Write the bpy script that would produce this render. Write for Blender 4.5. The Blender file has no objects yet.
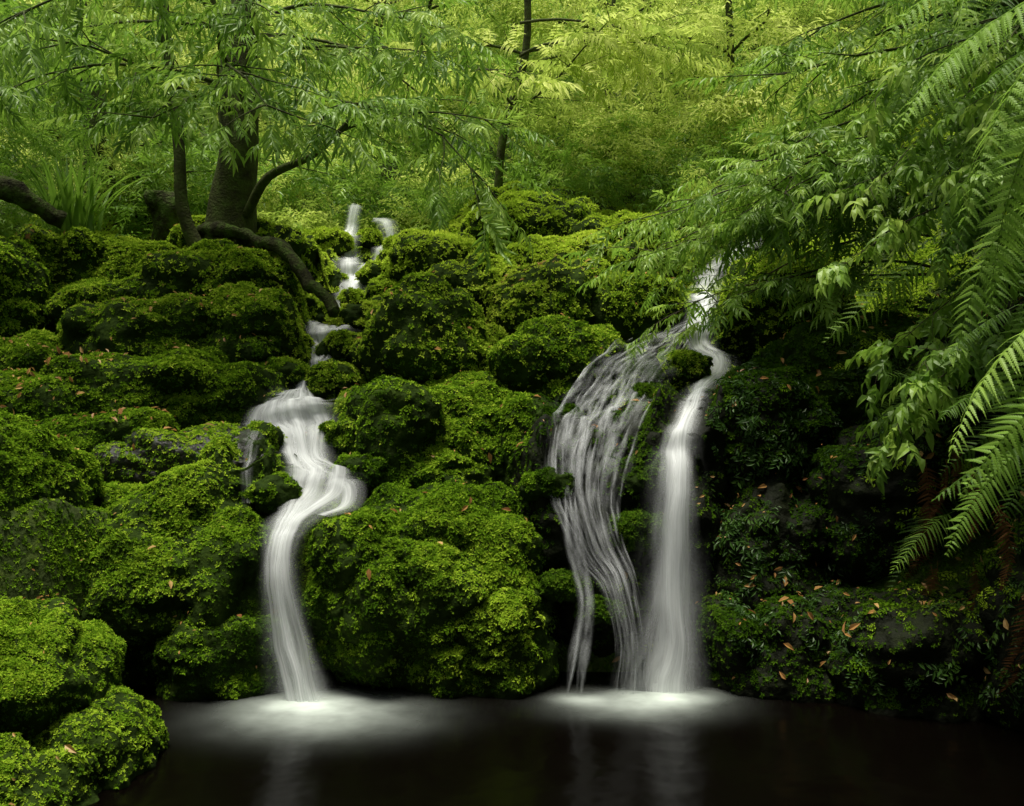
import bpy, math, bmesh
import numpy as np
from mathutils import Vector
from mathutils.kdtree import KDTree
from mathutils.bvhtree import BVHTree
rng=np.random.default_rng(7)
scene=bpy.context.scene
scene.view_settings.view_transform='Standard'
scene.view_settings.look='None'
scene.view_settings.exposure=0

# ---------------------------------------------------------------- noise
def _h(ix,iy,iz,s):
    h=(ix*374761393+iy*668265263+iz*1440662683+s*974634777)&0xffffffff
    h=((h^(h>>13))*1274126177)&0xffffffff
    return ((h^(h>>16))&0xffff)/65535.0
def vn(p,s=0):
    i=np.floor(p).astype(np.int64); f=p-i; u=f*f*(3-2*f)
    x,y,z=i[:,0],i[:,1],i[:,2]
    r=0
    for dx in (0,1):
        wx=u[:,0] if dx else 1-u[:,0]
        for dy in (0,1):
            wy=u[:,1] if dy else 1-u[:,1]
            for dz in (0,1):
                wz=u[:,2] if dz else 1-u[:,2]
                r=r+wx*wy*wz*_h(x+dx,y+dy,z+dz,s)
    return r
def fbm(p,s=0,o=4):
    r=0;a=.5;t=0
    for k in range(o):
        r=r+a*vn(p*(2.03**k)+k*17.3,s+k); t+=a; a*=.5
    return r/t
def billow(p,s=0):
    return np.abs(vn(p,s)*2-1)

# ---------------------------------------------------------------- materials
def nt(name):
    m=bpy.data.materials.new(name); m.use_nodes=True
    t=m.node_tree; t.nodes.clear()
    o=t.nodes.new('ShaderNodeOutputMaterial')
    return m,t,o
def N(t,ty,**k):
    n=t.nodes.new(ty)
    for a,b in k.items(): setattr(n,a,b)
    return n
def ramp(t,stops):
    r=N(t,'ShaderNodeValToRGB'); e=r.color_ramp.elements
    while len(e)<len(stops): e.new(.5)
    for i,(p,c) in enumerate(stops):
        e[i].position=p; e[i].color=(*c,1)
    return r
def leaf_mat(name,a,b,c,trans=.45,gloss=.03,rnd=.55):
    m,t,o=nt(name); L=t.links
    oi=N(t,'ShaderNodeObjectInfo'); geo=N(t,'ShaderNodeNewGeometry')
    ns=N(t,'ShaderNodeTexNoise'); ns.inputs['Scale'].default_value=.9
    L.new(geo.outputs['Position'],ns.inputs['Vector'])
    ad=N(t,'ShaderNodeMath',operation='MULTIPLY_ADD'); L.new(oi.outputs['Random'],ad.inputs[0]); ad.inputs[1].default_value=rnd
    m2=N(t,'ShaderNodeMath',operation='MULTIPLY_ADD'); L.new(ns.outputs[0],m2.inputs[0]); m2.inputs[1].default_value=1.6; m2.inputs[2].default_value=-.8+(1-rnd)*.5
    L.new(m2.outputs[0],ad.inputs[2])
    r=ramp(t,[(0,a),(.5,b),(1,c)]); L.new(ad.outputs[0],r.inputs[0])
    d=N(t,'ShaderNodeBsdfDiffuse'); L.new(r.outputs[0],d.inputs[0]); last=d
    if trans>0:
        tr=N(t,'ShaderNodeBsdfTranslucent'); L.new(r.outputs[0],tr.inputs[0])
        x=N(t,'ShaderNodeMixShader'); x.inputs[0].default_value=trans; L.new(d.outputs[0],x.inputs[1]); L.new(tr.outputs[0],x.inputs[2]); last=x
    if gloss>0:
        g=N(t,'ShaderNodeBsdfGlossy'); g.inputs['Roughness'].default_value=.45; g.inputs['Color'].default_value=(.85,.9,.75,1)
        y=N(t,'ShaderNodeMixShader'); y.inputs[0].default_value=gloss; L.new(last.outputs[0],y.inputs[1]); L.new(g.outputs[0],y.inputs[2]); last=y
    L.new(last.outputs[0],o.inputs[0]); return m
def ground_mat(name,stops,rough=.85,scale=6,bump=.5,spec=.3):
    m,t,o=nt(name); L=t.links
    geo=N(t,'ShaderNodeNewGeometry')
    ns=N(t,'ShaderNodeTexNoise'); ns.inputs['Scale'].default_value=scale; ns.inputs['Detail'].default_value=8; ns.inputs['Roughness'].default_value=.7
    L.new(geo.outputs['Position'],ns.inputs['Vector'])
    r=ramp(t,stops); L.new(ns.outputs[0],r.inputs[0])
    b=N(t,'ShaderNodeBsdfPrincipled'); b.inputs['Roughness'].default_value=rough
    b.inputs['Specular IOR Level'].default_value=spec
    L.new(r.outputs[0],b.inputs['Base Color'])
    n2=N(t,'ShaderNodeTexNoise'); n2.inputs['Scale'].default_value=scale*6; n2.inputs['Detail'].default_value=6
    L.new(geo.outputs['Position'],n2.inputs['Vector'])
    bp=N(t,'ShaderNodeBump'); bp.inputs['Strength'].default_value=bump; bp.inputs['Distance'].default_value=.03
    L.new(n2.outputs[0],bp.inputs['Height']); L.new(bp.outputs[0],b.inputs['Normal'])
    L.new(b.outputs[0],o.inputs[0]); return m

M_earth=ground_mat('forest_soil',[(.3,(.02,.026,.006)),(.5,(.035,.055,.01)),(.65,(.07,.10,.014)),(.8,(.055,.04,.016))],spec=.1)
M_rock=ground_mat('mossy_rock',[(.3,(.006,.010,.002)),(.5,(.016,.030,.004)),(.7,(.035,.06,.007))],rough=.9,spec=.05)
M_rockd=ground_mat('shade_tinted_damp_rock',[(.3,(.004,.004,.002)),(.5,(.008,.010,.004)),(.7,(.015,.020,.006)),(.85,(.028,.022,.012))],rough=.7,spec=.08)  # damp stone by the falls; right bank's shade mixed into the same colour
M_wet=ground_mat('wet_rock',[(.3,(.008,.008,.005)),(.5,(.018,.019,.012)),(.62,(.02,.035,.009)),(.8,(.04,.038,.026))],rough=.45,spec=.2,scale=5)
M_bark=ground_mat('mossy_bark',[(.3,(.025,.022,.012)),(.5,(.05,.06,.016)),(.7,(.08,.12,.025))],scale=9,spec=.1)
M_twig=ground_mat('twig_bark',[(.3,(.03,.02,.01)),(.7,(.07,.055,.03))],scale=20)
M_moss=leaf_mat('moss_leaf',(.04,.09,.005),(.15,.28,.013),(.36,.50,.035),.3,0,.8)
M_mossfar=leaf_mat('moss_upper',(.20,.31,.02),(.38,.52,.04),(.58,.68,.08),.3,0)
M_leaf=leaf_mat('green_leaf',(.09,.19,.018),(.22,.38,.04),(.40,.55,.09),.5,.03,.7)
M_leafy=leaf_mat('young_leaf',(.24,.36,.05),(.50,.61,.11),(.72,.78,.24),.55,0,.75)
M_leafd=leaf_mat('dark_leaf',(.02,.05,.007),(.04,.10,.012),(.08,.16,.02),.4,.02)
M_fern=leaf_mat('fern_leaf',(.05,.12,.012),(.12,.24,.022),(.2,.34,.04),.5,.02)
M_fernb=leaf_mat('fern_leaf_bright',(.14,.29,.03),(.25,.43,.05),(.35,.53,.08),.5,.02)
M_dead=leaf_mat('dead_leaf',(.22,.09,.03),(.45,.24,.07),(.65,.45,.17),.3,.02)
M_deadf=leaf_mat('dead_fern_leaf',(.06,.028,.012),(.12,.055,.02),(.2,.10,.035),.3,0)

# ---------------------------------------------------------------- mesh helpers
def mesh_obj(name,V,F,mat,link=True,smooth=False):
    me=bpy.data.meshes.new(name)
    me.from_pydata(np.asarray(V).tolist() if not isinstance(V,list) else V,[],F if isinstance(F,list) else F.tolist())
    me.materials.append(mat)
    if smooth: me.polygons.foreach_set('use_smooth',[True]*len(me.polygons))
    me.update()
    ob=bpy.data.objects.new(name,me)
    if link: scene.collection.objects.link(ob)
    return ob
def nrm(v):
    v=np.asarray(v,float); return v/(np.linalg.norm(v,axis=-1,keepdims=True)+1e-9)
def add_leaf(V,F,b,d,up,L,W,fold=.25,droop=.0,lod=0):
    d=nrm(d); s=nrm(np.cross(up,d)); u=np.cross(d,s); b=np.asarray(b)
    i=len(V); z=lambda t:-droop*L*t*t*np.array([0,0,1.])
    if lod:
        V+=[tuple(b),tuple(b+d*L*.45+s*W*.5+u*W*fold+z(.45)),tuple(b+d*L+z(1)),tuple(b+d*L*.45-s*W*.5+u*W*fold+z(.45))]
        F+=[(i,i+1,i+2),(i,i+2,i+3)]; return
    V+= [tuple(b), tuple(b+d*L*.32+s*W*.5+u*W*fold+z(.32)), tuple(b+d*L*.68+s*W*.36+u*W*fold*.7+z(.68)), tuple(b+d*L+z(1)),
         tuple(b+d*L*.68-s*W*.36+u*W*fold*.7+z(.68)), tuple(b+d*L*.32-s*W*.5+u*W*fold+z(.32)), tuple(b+d*L*.5+z(.5))]
    F+= [(i,i+1,i+6),(i+1,i+2,i+6),(i+2,i+3,i+6),(i+3,i+4,i+6),(i+4,i+5,i+6),(i+5,i,i+6)]
def tube(V,F,P,R,seg=6,lump=0,sd=0):
    P=np.asarray(P,float); n=len(P); base=len(V)
    T=nrm(np.gradient(P,axis=0))
    for i in range(n):
        a=np.array([0,0,1.]) if abs(T[i,2])<.8 else np.array([1.,0,0])
        s=nrm(np.cross(T[i],a)); u=np.cross(s,T[i])
        for k in range(seg):
            an=2*math.pi*k/seg
            r=R[i]*(1+lump*math.sin(an*2+i*.7+sd)+lump*.6*math.sin(an*5-i*1.3+sd*2))
            V.append(tuple(P[i]+(s*math.cos(an)+u*math.sin(an))*r))
    for i in range(n-1):
        for k in range(seg):
            a=base+i*seg+k; b=base+i*seg+(k+1)%seg
            F.append((a,b,b+seg,a+seg))
def spray(name,mat,seed,n=9,length=.34,L=.12,W=.03,spread=1.0,droop=.3):
    r=np.random.default_rng(seed); V=[];F=[]
    for i in range(n):
        t=(i+.6)/n
        p=np.array([length*t,.02*math.sin(t*5+seed),-.25*droop*length*t*t])
        for sgn in ((1,-1) if i<n-1 else (0,)):
            a=spread*(1-.45*t)*sgn+r.normal(0,.18)
            d=np.array([math.cos(a),math.sin(a),-droop*.6+r.normal(0,.22)])
            add_leaf(V,F,p,d,np.array([r.normal(0,.3),r.normal(0,.3),1]),L*r.uniform(.65,1.1)*(1 if t>.15 else .7),W*r.uniform(.8,1.15),.22,droop)
    tw=[(length*t,.02*math.sin(t*5+seed),-.25*droop*length*t*t) for t in np.linspace(0,1,5)]
    tube(V,F,tw,[.003]*5,3)
    return mesh_obj(name,V,F,mat,link=False)
def cluster(name,mat,seed,tw=8,per=9,R=.35,L=.085,W=.026):
    r=np.random.default_rng(seed); V=[];F=[]
    for k in range(tw):
        d=nrm(np.array([r.normal(),r.normal(),r.normal(0,.45)])); s=nrm(np.cross(d,[0,0,1]))
        ln=R*r.uniform(.6,1.1); o=nrm(r.normal(size=3))*R*.25
        for i in range(per):
            t=(i+1)/per; p=o+d*ln*t-np.array([0,0,.25*ln*t*t]); sg=1 if i%2 else -1
            dd=d*.6+s*sg*.9+r.normal(0,.25,3)-np.array([0,0,.25])
            add_leaf(V,F,p,dd,np.array([r.normal(0,.5),r.normal(0,.5),1]),L*r.uniform(.7,1.2),W,.2,.2,lod=1)
    return mesh_obj(name,V,F,mat,link=False)
def frond(name,mat,seed,length=1.0,pairs=27,maxp=.17,droop=.5):
    r=np.random.default_rng(seed); V=[];F=[]
    def pt(t): return np.array([length*t*(1-.12*droop*t*t),.06*math.sin(t*2.5+seed)*length,-droop*length*.55*t*t])
    for i in range(pairs):
        t=.1+.9*(i+.5)/pairs; p=pt(t); T=nrm(pt(t+.01)-pt(t-.01))
        pl=maxp*length*(math.sin(math.pi*min(1,(t*.93+.07))**.75)**.8)*r.uniform(.8,1.08)+.014
        for sg in (1,-1):
            if r.random()<.05: continue
            side=nrm(np.cross([0,0,1],T))*sg
            d=nrm(side+T*(.45+r.normal(0,.1))+np.array([0,0,-.25+r.normal(0,.16)])); up=nrm(np.array([r.normal(0,.25),r.normal(0,.25),1.]))
            sd=nrm(np.cross(up,d)); W=.0125*length*(.6+.5*pl/(maxp*length))
            m=max(5,int(13*pl/(maxp*length))); dr=r.uniform(.15,.5)
            c0=len(V)
            for j in range(m*2+1):
                q=j/(m*2); w=W*(1-q**1.6)*(1.15 if j%2==0 else .45)+.0006
                if j==0: w=W*.4
                pp=p+d*pl*q-np.array([0,0,pl*dr*q*q]); sh=d*(W*.6 if j%2==0 else 0)
                V+=[tuple(pp+sd*w+sh),tuple(pp+np.array([0,0,.15*W])),tuple(pp-sd*w+sh)]
                if j: a=c0+(j-1)*3; F+=[(a,a+1,a+4,a+3),(a+1,a+2,a+5,a+4)]
    ts=np.linspace(0,1,14); tube(V,F,[pt(t) for t in ts],[.0045*(1-.8*t)*length for t in ts],4)
    return mesh_obj(name,V,F,mat,link=False)
def tuft(name,mat,seed,nb=8):
    r=np.random.default_rng(seed); V=[];F=[]
    for k in range(nb):
        a=2*math.pi*k/nb+r.normal(0,.3); e=r.uniform(.1,1.0)
        d=np.array([math.cos(a)*math.cos(e),math.sin(a)*math.cos(e),math.sin(e)])
        s=np.array([-math.sin(a),math.cos(a),0])
        L=r.uniform(.7,1.2); w=.2
        b=np.array([d[0]*.1,d[1]*.1,0]); m=b+d*L*.55; tp=b+d*L-np.array([0,0,.18*L])
        i=len(V); V+=[tuple(b),tuple(m+s*w),tuple(tp),tuple(m-s*w)]; F.append((i,i+1,i+2,i+3))
    return mesh_obj(name,V,F,mat,link=False)

# ---------------------------------------------------------------- instancing
def eul(Rm):
    return np.stack([np.arctan2(Rm[:,2,1],Rm[:,2,2]),-np.arcsin(np.clip(Rm[:,2,0],-1,1)),np.arctan2(Rm[:,1,0],Rm[:,0,0])],1)
def frame_z(n,r):
    n=nrm(n); a=nrm(r.normal(size=n.shape)); x=nrm(np.cross(a,n)); y=np.cross(n,x)
    return eul(np.stack([x,y,n],2))
def frame_x(d,up):
    d=nrm(d); y=nrm(np.cross(up,d)); z=np.cross(d,y)
    return eul(np.stack([d,y,z],2))
def scatter(name,P,E,S,objs,parent=None):
    P=np.asarray(P,float); me=bpy.data.meshes.new(name); me.vertices.add(len(P))
    me.vertices.foreach_set('co',P.astype(np.float32).ravel())
    a=me.attributes.new('rot','FLOAT_VECTOR','POINT'); a.data.foreach_set('vector',np.asarray(E,np.float32).ravel())
    a=me.attributes.new('scl','FLOAT','POINT'); a.data.foreach_set('value',np.asarray(S,np.float32).ravel())
    me.update()
    ob=bpy.data.objects.new(name,me); scene.collection.objects.link(ob)
    g=bpy.data.node_groups.new(name+'_instances','GeometryNodeTree')
    g.interface.new_socket('Geometry',in_out='INPUT',socket_type='NodeSocketGeometry')
    g.interface.new_socket('Geometry',in_out='OUTPUT',socket_type='NodeSocketGeometry')
    gi=g.nodes.new('NodeGroupInput'); go=g.nodes.new('NodeGroupOutput')
    ip=g.nodes.new('GeometryNodeInstanceOnPoints'); L=g.links
    L.new(gi.outputs[0],ip.inputs['Points'])
    jn=g.nodes.new('GeometryNodeJoinGeometry')
    for o in objs:
        oi=g.nodes.new('GeometryNodeObjectInfo'); oi.inputs['Object'].default_value=o; oi.inputs['As Instance'].default_value=True
        L.new(oi.outputs['Geometry'],jn.inputs[0])
    L.new(jn.outputs[0],ip.inputs['Instance']); ip.inputs['Pick Instance'].default_value=True
    n1=g.nodes.new('GeometryNodeInputNamedAttribute'); n1.data_type='FLOAT_VECTOR'; n1.inputs['Name'].default_value='rot'
    n2=g.nodes.new('GeometryNodeInputNamedAttribute'); n2.data_type='FLOAT'; n2.inputs['Name'].default_value='scl'
    er=g.nodes.new('FunctionNodeEulerToRotation')
    L.new(n1.outputs['Attribute'],er.inputs[0]); L.new(er.outputs[0],ip.inputs['Rotation'])
    L.new(n2.outputs['Attribute'],ip.inputs['Scale'])
    L.new(ip.outputs[0],go.inputs[0])
    md=ob.modifiers.new('instances','NODES'); md.node_group=g
    if parent: ob.parent=parent
    return ob

# ---------------------------------------------------------------- streams
def crom(C,step=.03):
    C=np.asarray(C,float); out=[]
    Q=np.vstack([2*C[0]-C[1],C,2*C[-1]-C[-2]])
    for i in range(1,len(Q)-2):
        p0,p1,p2,p3=Q[i-1],Q[i],Q[i+1],Q[i+2]
        n=max(3,int(np.linalg.norm((p2-p1)[:3])/step))
        for t in np.arange(n)/n:
            out.append(.5*((2*p1)+(-p0+p2)*t+(2*p0-5*p1+4*p2-p3)*t*t+(-p0+3*p1-3*p2+p3)*t**3))
    out.append(C[-1]); return np.array(out)
LEFT=crom([(-1.66,9.75,2.50,.26),(-1.64,9.45,2.36,.34),(-1.62,8.9,2.28,.44),(-1.60,8.75,2.12,.36),(-1.57,8.2,2.02,.22),(-1.57,8.05,1.88,.18),(-1.58,7.7,1.82,.15),(-1.58,7.55,1.69,.18),(-1.56,7.2,1.64,.40),(-1.53,7.02,1.61,.52),(-1.49,6.92,1.47,.54),(-1.41,6.68,1.42,.40),(-1.35,6.52,1.27,.32),(-1.26,6.32,1.21,.34),(-1.20,6.16,1.18,.42),(-1.20,6.04,1.06,.42),(-1.25,5.8,.99,.28),(-1.285,5.62,.92,.21),(-1.285,5.5,.70,.18),(-1.23,5.44,.38,.21),(-1.12,5.38,-.02,.29)])
LA=crom([(-1.58,7.5,1.69,.1),(-1.74,7.15,1.63,.14),(-1.76,7.0,1.52,.18),(-1.64,6.8,1.46,.16),(-1.55,6.7,1.34,.14),(-1.36,6.5,1.26,.12)])
LB=crom([(-1.12,6.2,1.18,.12),(-1.02,6.1,1.14,.14),(-1.0,5.98,1.04,.12),(-1.12,5.82,1.0,.10)])
UP1=crom([(-1.90,12.1,4.02,.14),(-1.93,11.9,3.72,.17),(-1.88,11.5,3.58,.22),(-1.86,11.35,3.3,.2),(-1.80,11.0,3.18,.26),(-1.76,10.85,2.96,.26),(-1.68,10.4,2.82,.32),(-1.66,10.2,2.62,.28),(-1.66,9.75,2.50,.26)])
UP2=crom([(-1.66,12.0,3.86,.12),(-1.52,11.9,3.80,.18),(-1.43,11.75,3.55,.18),(-1.46,11.4,3.42,.2),(-1.52,11.25,3.18,.18),(-1.64,10.9,3.05,.18),(-1.66,10.4,2.82,.2)])
RIGHT=crom([(1.75,9.0,2.62,.25),(1.55,8.1,2.35,.22),(1.45,7.7,2.22,.2),(1.44,7.55,2.06,.2),(1.50,7.25,1.96,.24),(1.46,7.1,1.84,.2),(1.28,6.75,1.73,.18),(1.10,6.2,1.52,.16),(.99,5.92,1.38,.20),(.945,5.76,1.1,.24),(.91,5.66,.5,.30),(.87,5.57,-.02,.44)])
RL=crom([(1.55,8.1,2.35,.12),(1.25,7.6,2.16,.26),(1.05,7.3,2.02,.40),(.82,6.9,1.86,.46),(.64,6.45,1.62,.50),(.50,6.1,1.40,.46),(.43,5.85,1.08,.36),(.49,5.70,.82,.26),(.60,5.6,.6,.18),(.66,5.54,.27,.16),(.64,5.5,-.02,.18)])
RL2=crom([(.34,5.8,1.08,.1),(.36,5.66,.8,.12),(.42,5.55,.5,.1),(.38,5.48,.2,.12),(.34,5.44,-.02,.14)])
LSM=crom([(-1.75,6.9,1.52,.3),(-1.66,6.45,1.42,.16),(-1.62,6.1,1.25,.1),(-1.58,5.95,1.0,.08)])
UPR=crom([(2.9,11.5,3.45,.3),(2.45,11.0,3.25,.3),(2.0,10.0,2.9,.3),(1.75,9.0,2.62,.25)])
STREAMS=[LEFT,UP1,UP2,RIGHT,RL,RL2,UPR,LSM,LA,LB]
def stream_frame(C):
    T=nrm(np.gradient(C[:,:3],axis=0)); X=np.array([1.,0,0])
    T2=T.copy(); T2[:,0]=0; T2=nrm(T2)
    O=nrm(-np.cross(np.tile(X,(len(C),1)),T2))
    for _ in range(3): O[1:-1]=nrm(O[:-2]+O[1:-1]*2+O[2:])
    return T,O
SAMP=[]
for C in STREAMS:
    T,O=stream_frame(C); SAMP.append(np.hstack([C[::2],O[::2]]))
SAMP=np.vstack(SAMP)
def carve(P,margin=.035,extra=.09):
    lo=P.min(0)-.6; hi=P.max(0)+.6
    S=SAMP[np.all((SAMP[:,:3]>lo)&(SAMP[:,:3]<hi),axis=1)]
    if len(S)==0: return P
    mg=margin+(billow(P*6,71)-.40)*.11
    for s in S:
        d=P-s[:3]; o=s[4:7]; h=d@o; w=s[3]*.5+extra
        pr=np.linalg.norm(d-h[:,None]*o,axis=1)
        k=(pr<w)&(h>-mg)&(h<.7)
        if k.any():
            f=np.clip((1-pr[k]/w)*2.2,0,1)
            P[k]-=o*((h[k]+mg[k])*f)[:,None]
    return P

# ---------------------------------------------------------------- terrain
PX=[-1,0,.25,.6,1.2,1.9,2.8,3.5,5,8,14,25,60,120]
PZ=[-.6,-.15,.45,.85,1.15,1.55,1.9,2.3,2.95,4.4,7.4,13.0,34,70]
SX=[-2,-.5,0,.25,1,2,4,8,100]; SZ=[-.7,-.4,-.15,.5,1.3,2.2,4.2,7.5,70]
def H(x,y):
    y0=np.where(x>1.5,5.9-(x-1.5)*.75,5.9); y0=np.where(x<-2.0,5.9+(x+2.0)*2.4,y0)
    t=y-y0
    a=np.interp(t,SX,SZ); b=np.maximum(np.interp(y-5.9,PX,PZ),1.0)
    b=b+np.clip(x-2.2,0,5)*.75+np.clip(-3.4-x,0,8)*.3
    h=np.where(t<0,np.interp(t,SX,SZ),np.minimum(a,b))
    m=(np.abs(x)<=2.0)|((x>-2.0)&(x<1.5))
    h=np.where(m,np.interp(y-5.9,PX,PZ),h)
    rim=np.interp(-3.2-y,[-1,0,1,4,50],[-.7,-.2,.5,1.5,8])
    h=np.where(y<-2.2,np.maximum(h,rim),h)
    p=np.stack([x,y,x*0],-1).reshape(-1,3)
    n=(fbm(p*.55,3,3)-.5)*.7*np.clip((y.ravel()-6)/4,.1,1.6)+ (billow(p*1.7,5)-.3)*.16+(billow(p*4.1,9)-.3)*.07
    return h+n.reshape(x.shape)*np.where(h>-.2,1,.2)
def warp(lo,mid0,mid1,hi,step):
    c=np.arange(mid0,mid1+1e-6,step); out=[mid1]; s=step
    while out[-1]<hi: s*=1.09; out.append(out[-1]+s)
    l=[mid0]; s=step
    while l[-1]>lo: s*=1.09; l.append(l[-1]-s)
    return np.array(l[::-1][:-1]+list(c)+out[1:])
gx=warp(-110,-5,5,110,.055); gy=warp(-90,4.6,13,130,.055)
X,Y=np.meshgrid(gx,gy); Z=H(X,Y)
TP=np.stack([X,Y,Z],-1).reshape(-1,3)
nearm=(np.abs(TP[:,0])<4)&(TP[:,1]>5)&(TP[:,1]<13)
q=TP[nearm]; q=carve(q,.05,.14); TP[nearm]=q
ny,nx=X.shape; idx=np.arange(ny*nx).reshape(ny,nx)
TF=np.stack([idx[:-1,:-1],idx[:-1,1:],idx[1:,1:],idx[1:,:-1]],-1).reshape(-1,4)
terrain=mesh_obj('ground',TP,TF,M_earth,smooth=True)

# ---------------------------------------------------------------- boulders
def ico(sub):
    b=bmesh.new(); bmesh.ops.create_icosphere(b,subdivisions=sub,radius=1)
    V=np.array([v.co[:] for v in b.verts]); F=np.array([[v.index for v in f.verts] for f in b.faces]); b.free(); return nrm(V),F
I6=ico(6); I5=ico(5)
SURF=[]
def boulder_pts(c,r,seed,hi=True,e=2.5,lump=.22,cv=True):
    D,F=I6 if hi else I5
    c=np.array(c);r=np.array(r)
    rs=np.random.default_rng(seed)
    a=rs.uniform(-.35,.35); ca,sa=math.cos(a),math.sin(a)
    k=(np.abs(D)**e).sum(1)**(-1/e)
    P=D*k[:,None]
    P=P*(1+lump*2*(fbm(D*1.25+seed*3.7,seed,3)-.5))[:,None]*r
    P=np.stack([P[:,0]*ca-P[:,1]*sa,P[:,0]*sa+P[:,1]*ca,P[:,2]],1)+c
    m=min(r)
    P=P+D*((billow(P*2.6,seed)-.35)*.17*min(1,m/.4)+(billow(P*5.5,seed+2)-.3)*.07*min(1,m/.15)+(billow(P*13,seed+5)-.3)*.03*min(1,m/.1)+(fbm(P*30,1,2)-.5)*.02)[:,None]
    if cv: P=carve(P,.03)
    return P,F
B=[((-1.95,6.05,.48),(.62,.6,.62)),((-1.62,5.68,.12),(.34,.36,.36)),((-2.3,5.95,.15),(.45,.45,.4)),
 ((-.50,6.05,.46),(.68,.6,.64)),((-.92,5.80,.58),(.26,.32,.38)),((-.2,5.75,.2),(.42,.35,.42)),
 ((-.32,6.9,1.33),(.42,.42,.38)),((-.85,7.0,1.32),(.42,.6,.42)),((.12,6.75,1.22),(.3,.4,.42)),((-.55,6.6,1.05),(.4,.3,.28)),
 ((-.66,8.0,2.08),(.52,.6,.5)),((-.30,8.05,1.85),(.35,.5,.35)),((.35,8.6,2.42),(.5,.5,.42)),((.33,7.6,1.82),(.5,.45,.4)),((-.3,7.5,1.5),(.5,.4,.3)),
 ((.25,11.0,3.4),(.8,.7,.42)),((1.15,10.5,3.1),(.7,.6,.4)),((-.80,10.4,3.0),(.5,.6,.38)),((.5,9.7,2.85),(.7,.6,.35)),((-.2,9.4,2.6),(.6,.5,.35)),
 ((-2.65,7.4,1.62),(.85,.55,.34)),((-2.0,7.7,1.62),(.45,.5,.33)),((-3.4,7.2,1.4),(.6,.6,.4)),((-2.75,6.75,1.2),(.5,.45,.35)),
 ((-3.9,9.3,2.75),(1.0,.6,.42)),((-2.6,8.9,2.6),(.8,.5,.4)),((-2.15,8.25,2.15),(.5,.5,.4)),((-3.1,8.2,2.1),(.7,.5,.36)),((-4.0,7.7,1.75),(.65,.5,.42)),((-4.6,8.5,2.5),(.6,.6,.55)),((-2.55,9.6,2.95),(.7,.5,.35)),((-3.4,8.7,2.4),(.6,.4,.3)),
 ((-2.82,5.6,.98),(.38,.5,.58)),((-3.3,5.4,.6),(.5,.7,.6)),
 ((-2.34,4.55,.22),(.48,.5,.5)),((-1.88,4.45,-.06),(.28,.35,.34)),((-2.0,3.95,-.08),(.32,.35,.3)),((-2.6,4.2,.3),(.4,.5,.5)),
 ((.30,6.2,.78),(.30,.42,.72)),((.62,6.25,.75),(.36,.42,.78)),((1.02,6.35,.72),(.40,.42,.95)),
 ((1.62,6.45,1.42),(.48,.45,.40)),((1.58,6.2,.62),(.42,.45,.46)),((1.55,5.85,.08),(.48,.45,.42)),((2.25,5.5,.12),(.5,.5,.46)),((2.95,5.0,.35),(.55,.6,.7)),
 ((2.35,6.1,.95),(.5,.5,.5)),((3.1,5.8,1.5),(.7,.6,.7)),((2.3,6.8,1.7),(.6,.5,.5)),((.85,7.6,1.65),(.35,.4,.35)),((2.1,7.9,2.3),(.6,.5,.4)),((1.15,8.6,2.35),(.5,.5,.35))]
for i,(c,r) in enumerate(B):
    P,F=boulder_pts(c,r,100+i,hi=c[1]<7.2)
    dk=38<=i<=47  # damp wall by the falls, plus right bank boulders with shade painted in
    mesh_obj('shade_tinted_damp_boulder' if dk else 'mossy_boulder',P,F,M_rockd if dk else M_rock,smooth=True); SURF.append((P,F,1.0))
P,F=boulder_pts((-2.02,6.55,1.12),(.62,.42,.30),61,e=3.5,lump=.1); mesh_obj('wet_rock',P,F,M_wet,smooth=True); SURF.append((P,F,.4))
P,F=boulder_pts((-1.62,6.3,1.18),(.27,.3,.25),62); mesh_obj('mossy_boulder',P,F,M_rock,smooth=True); SURF.append((P,F,1.))
VV=[];FF=[];off=0; r=np.random.default_rng(5); k=0
while k<170:
    x=r.uniform(-4.5,3.5); y=r.uniform(5.7,12.5); z=float(H(np.array([x]),np.array([y]))[0]); s=r.uniform(.10,.3)*(1+.05*(y-6))
    P,F=boulder_pts((x,y,z+.02),(s*r.uniform(.9,1.6),s,s*r.uniform(.5,.8)),300+k,hi=False)
    VV.append(P);FF.append(F+off);off+=len(P);k+=1
VV=np.vstack(VV);FF=np.vstack(FF)
mesh_obj('small_mossy_rocks',VV,FF,M_rock,smooth=True); SURF.append((VV,FF,1.))
kx=(gx>-5.5)&(gx<5.5); ky=(gy>3.2)&(gy<14)
sub=idx[np.ix_(ky,kx)]
tf=np.concatenate([np.stack([sub[:-1,:-1],sub[:-1,1:],sub[1:,1:]],-1).reshape(-1,3),np.stack([sub[:-1,:-1],sub[1:,1:],sub[1:,:-1]],-1).reshape(-1,3)])
SURF.append((TP,tf,.9))
bv=[];bf=[];o_=0
for P,F,_ in SURF: bv.append(P);bf.append(F+o_);o_+=len(P)
BVH=BVHTree.FromPolygons(np.vstack(bv).tolist(),np.vstack(bf).tolist())
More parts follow.
